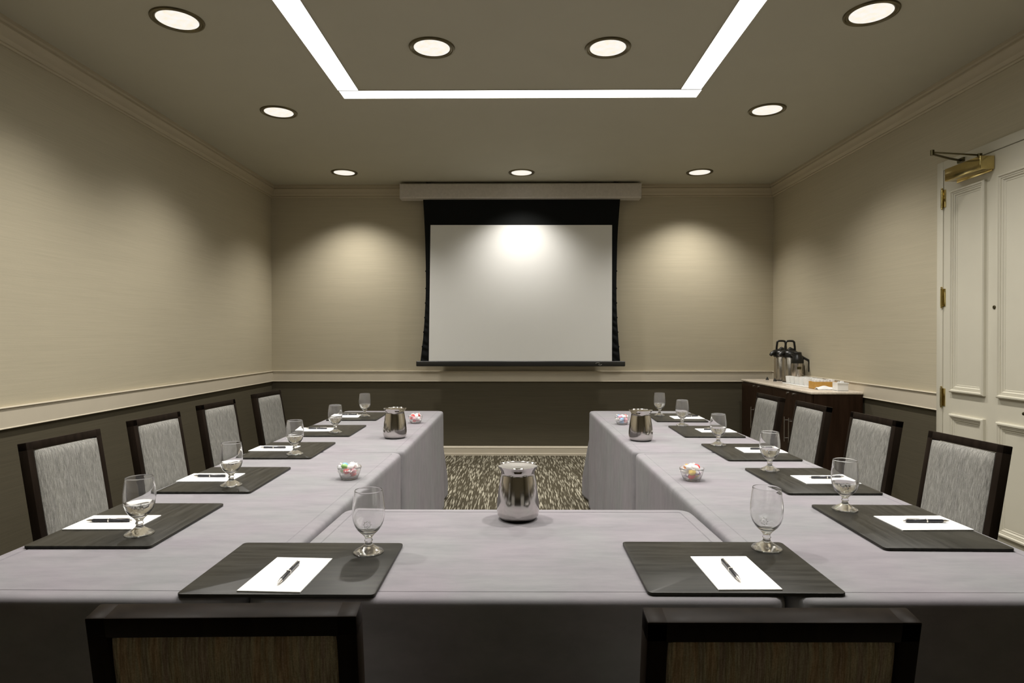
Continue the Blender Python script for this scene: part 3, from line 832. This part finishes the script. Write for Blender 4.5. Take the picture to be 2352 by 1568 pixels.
tube(bm, [Vector((0, 0, z)) + d * r for r, z in ((.03, .262), (.055, .246), (.078, .232), (.098, .222), (.106, .205), (.108, .175), (.108, .14), (.106, .112))], .0135, 10, flat=.9); obj('handle', bm, M['blackp'], t, 50)
bm = BM(); box(bm, -.02, .02, -.0565, -.0545, .135, .160, .001); bmesh.ops.rotate(bm, verts=bm.verts, cent=(0, 0, 0), matrix=Matrix.Rotation(math.radians(-8), 3, 'Z')); obj('label_plate', bm, M['darkbrass'], t)

for i, (x, y, lb) in enumerate([(2.632, 6.61, 'small black cone cap on the counter, behind the airpots toward the corner'), (2.622, 6.39, 'small black cone cap on the counter in front of the left airpot')]):
    if i == 0:
        c0_ = obj('cone_cap', lathe(BM(), [(0, 0), (.016, 0), (.015, .004), (.004, .030), (0, .032)], 20), M['blackp'], None, 40); tag(c0_, lb, 'cap', 'black cone caps'); c0_.location = (x, y, CZ)
    else: dup(c0_, (x, y, CZ), 0, lb)

# tray and mugs
bm = rounded_slab(.225, .51, .010, .04, .003)
tr = obj('serving_tray', bm, M['china'], None, 30); tag(tr, 'long white serving tray holding the coffee mugs on the cabinet', 'tray'); tr.location = (2.678, 5.855, CZ)
bm = BM(); 
def make_mug(label):
    t = thing('coffee_mug', label, 'mug', (0, 0, 0), 0, 'white coffee mugs on the tray')
    obj('cup', lathe(BM(), [(0, 0), (.028, 0), (.031, .004), (.034, .030), (.0355, .062), (.0348, .064), (.0338, .062), (.0320, .030), (.028, .008), (0, .007)], 32), M['china'], t, 50)
    obj('handle', tube(BM(), [(.033, 0, .050), (.046, 0, .050), (.053, 0, .040), (.051, 0, .026), (.032, 0, .016)], .0042, 8), M['china'], t, 50)
    return t
ords = ['first', 'second', 'third', 'fourth', 'fifth', 'sixth']
m0 = None
for r_, (x, row) in enumerate(((2.628, 'front row'), (2.718, 'back row'))):
    for k in range((5, 4)[r_]):
        y = (6.06, 5.95)[r_] - k * .093; lab = 'white mug on the tray, %s, %s from the airpots' % (row, ords[k])
        if m0 is None: m0 = make_mug(lab); m0.location = (x, y, CZ + .010); m0.rotation_euler = (0, 0, .8)
        else: dup(m0, (x, y, CZ + .010), random.uniform(.2, 1.2), lab)
# amber packet box
bm = BM(); x0, x1, y0, y1, h, tk = 2.556, 2.750, 5.40, 5.51, .064, .004
for q in ((x0, x1, y0, y0 + tk), (x0, x1, y1 - tk, y1), (x0, x0 + tk, y0 + tk, y1 - tk), (x1 - tk, x1, y0 + tk, y1 - tk)): box(bm, *q, 0, h, .001, 1)
box(bm, x0, x1, y0, y1, 0, .004)
bmesh.ops.translate(bm, verts=bm.verts, vec=(-2.64, -5.455, 0))
pb = obj('packet_box', bm, M['amber']); tag(pb, 'open amber box of white packets at the near end of the cabinet', 'box'); pb.location = (2.64, 5.455, CZ)
pk0 = None
for k in range(12):
    x = 2.578 + (k % 6) * .030; y = 5.432 + (k // 6) * .045
    if pk0 is None:
        pk0 = obj('sugar_packet', rounded_slab(.028, .062, .006, .003, .0015), M['white'], None, 30)
        tag(pk0, 'white paper packet standing in the amber box on the cabinet', 'packet', 'white packets in the amber box'); o = pk0
    else:
        o = dup(pk0, (0, 0, 0), 0, 'white paper packet standing in the amber box on the cabinet')
    o.location = (x, y, CZ + .046 + random.uniform(0, .006)); o.rotation_euler = (PI / 2 + random.uniform(-.12, .12), random.uniform(-.12, .12), random.uniform(-.25, .25))
# folded napkin in front of the box
bm = BM(); g = []
for j in range(9):
    r = []
    for i in range(13):
        u, v = i / 12, j / 8
        z = .004 + .020 * math.sin(PI * v) * (1 - .35 * math.cos(u * 7)) + .006 * noise.noise((u * 4, v * 4, 1))
        r.append(bm.verts.new((-.085 + .17 * u, -.035 + .07 * v, max(.001, z))))
    g.append(r)
for j in range(8):
    for i in range(12): bm.faces.new([g[j][i], g[j][i + 1], g[j + 1][i + 1], g[j + 1][i]])
r = bmesh.ops.extrude_face_region(bm, geom=list(bm.faces)); 
for v in r['geom']:
    if isinstance(v, bmesh.types.BMVert): v.co.z += .003
nk = obj('folded_napkin', bm, M['white'], None, 60); tag(nk, 'crumpled white napkin lying in front of the amber box', 'napkin'); nk.location = (2.622, 5.355, CZ); nk.scale = (.85, .85, 1)
# white square caddy
bm = BM(); s = .044; tk = .004
for q in ((-s, s, -s, -s + tk), (-s, s, s - tk, s), (-s, -s + tk, -s + tk, s - tk), (s - tk, s, -s + tk, s - tk)): box(bm, *q, 0, .068, .001, 1)
box(bm, -s, s, -s, s, 0, .004); box(bm, -s - .004, s + .004, -s - .004, -s, .060, .068, .001, 1)
wc = obj('packet_caddy', bm, M['china']); tag(wc, 'square white caddy on the near end of the cabinet', 'caddy'); wc.location = (2.706, 5.262, CZ)
for k, (dx, dy, a) in enumerate([(-.020, .0, .1), (-.004, .018, .05), (.012, -.004, -.1), (.022, .020, 0)]):
    o = dup(pk0, (0, 0, 0), 0, 'white paper packet sticking out of the square white caddy', 'white packets in the square caddy')
    o.location = (2.706 + dx * .9, 5.262 + dy, CZ + .042 + .002 * k); o.rotation_euler = (PI / 2 + a * .3, .1, a)
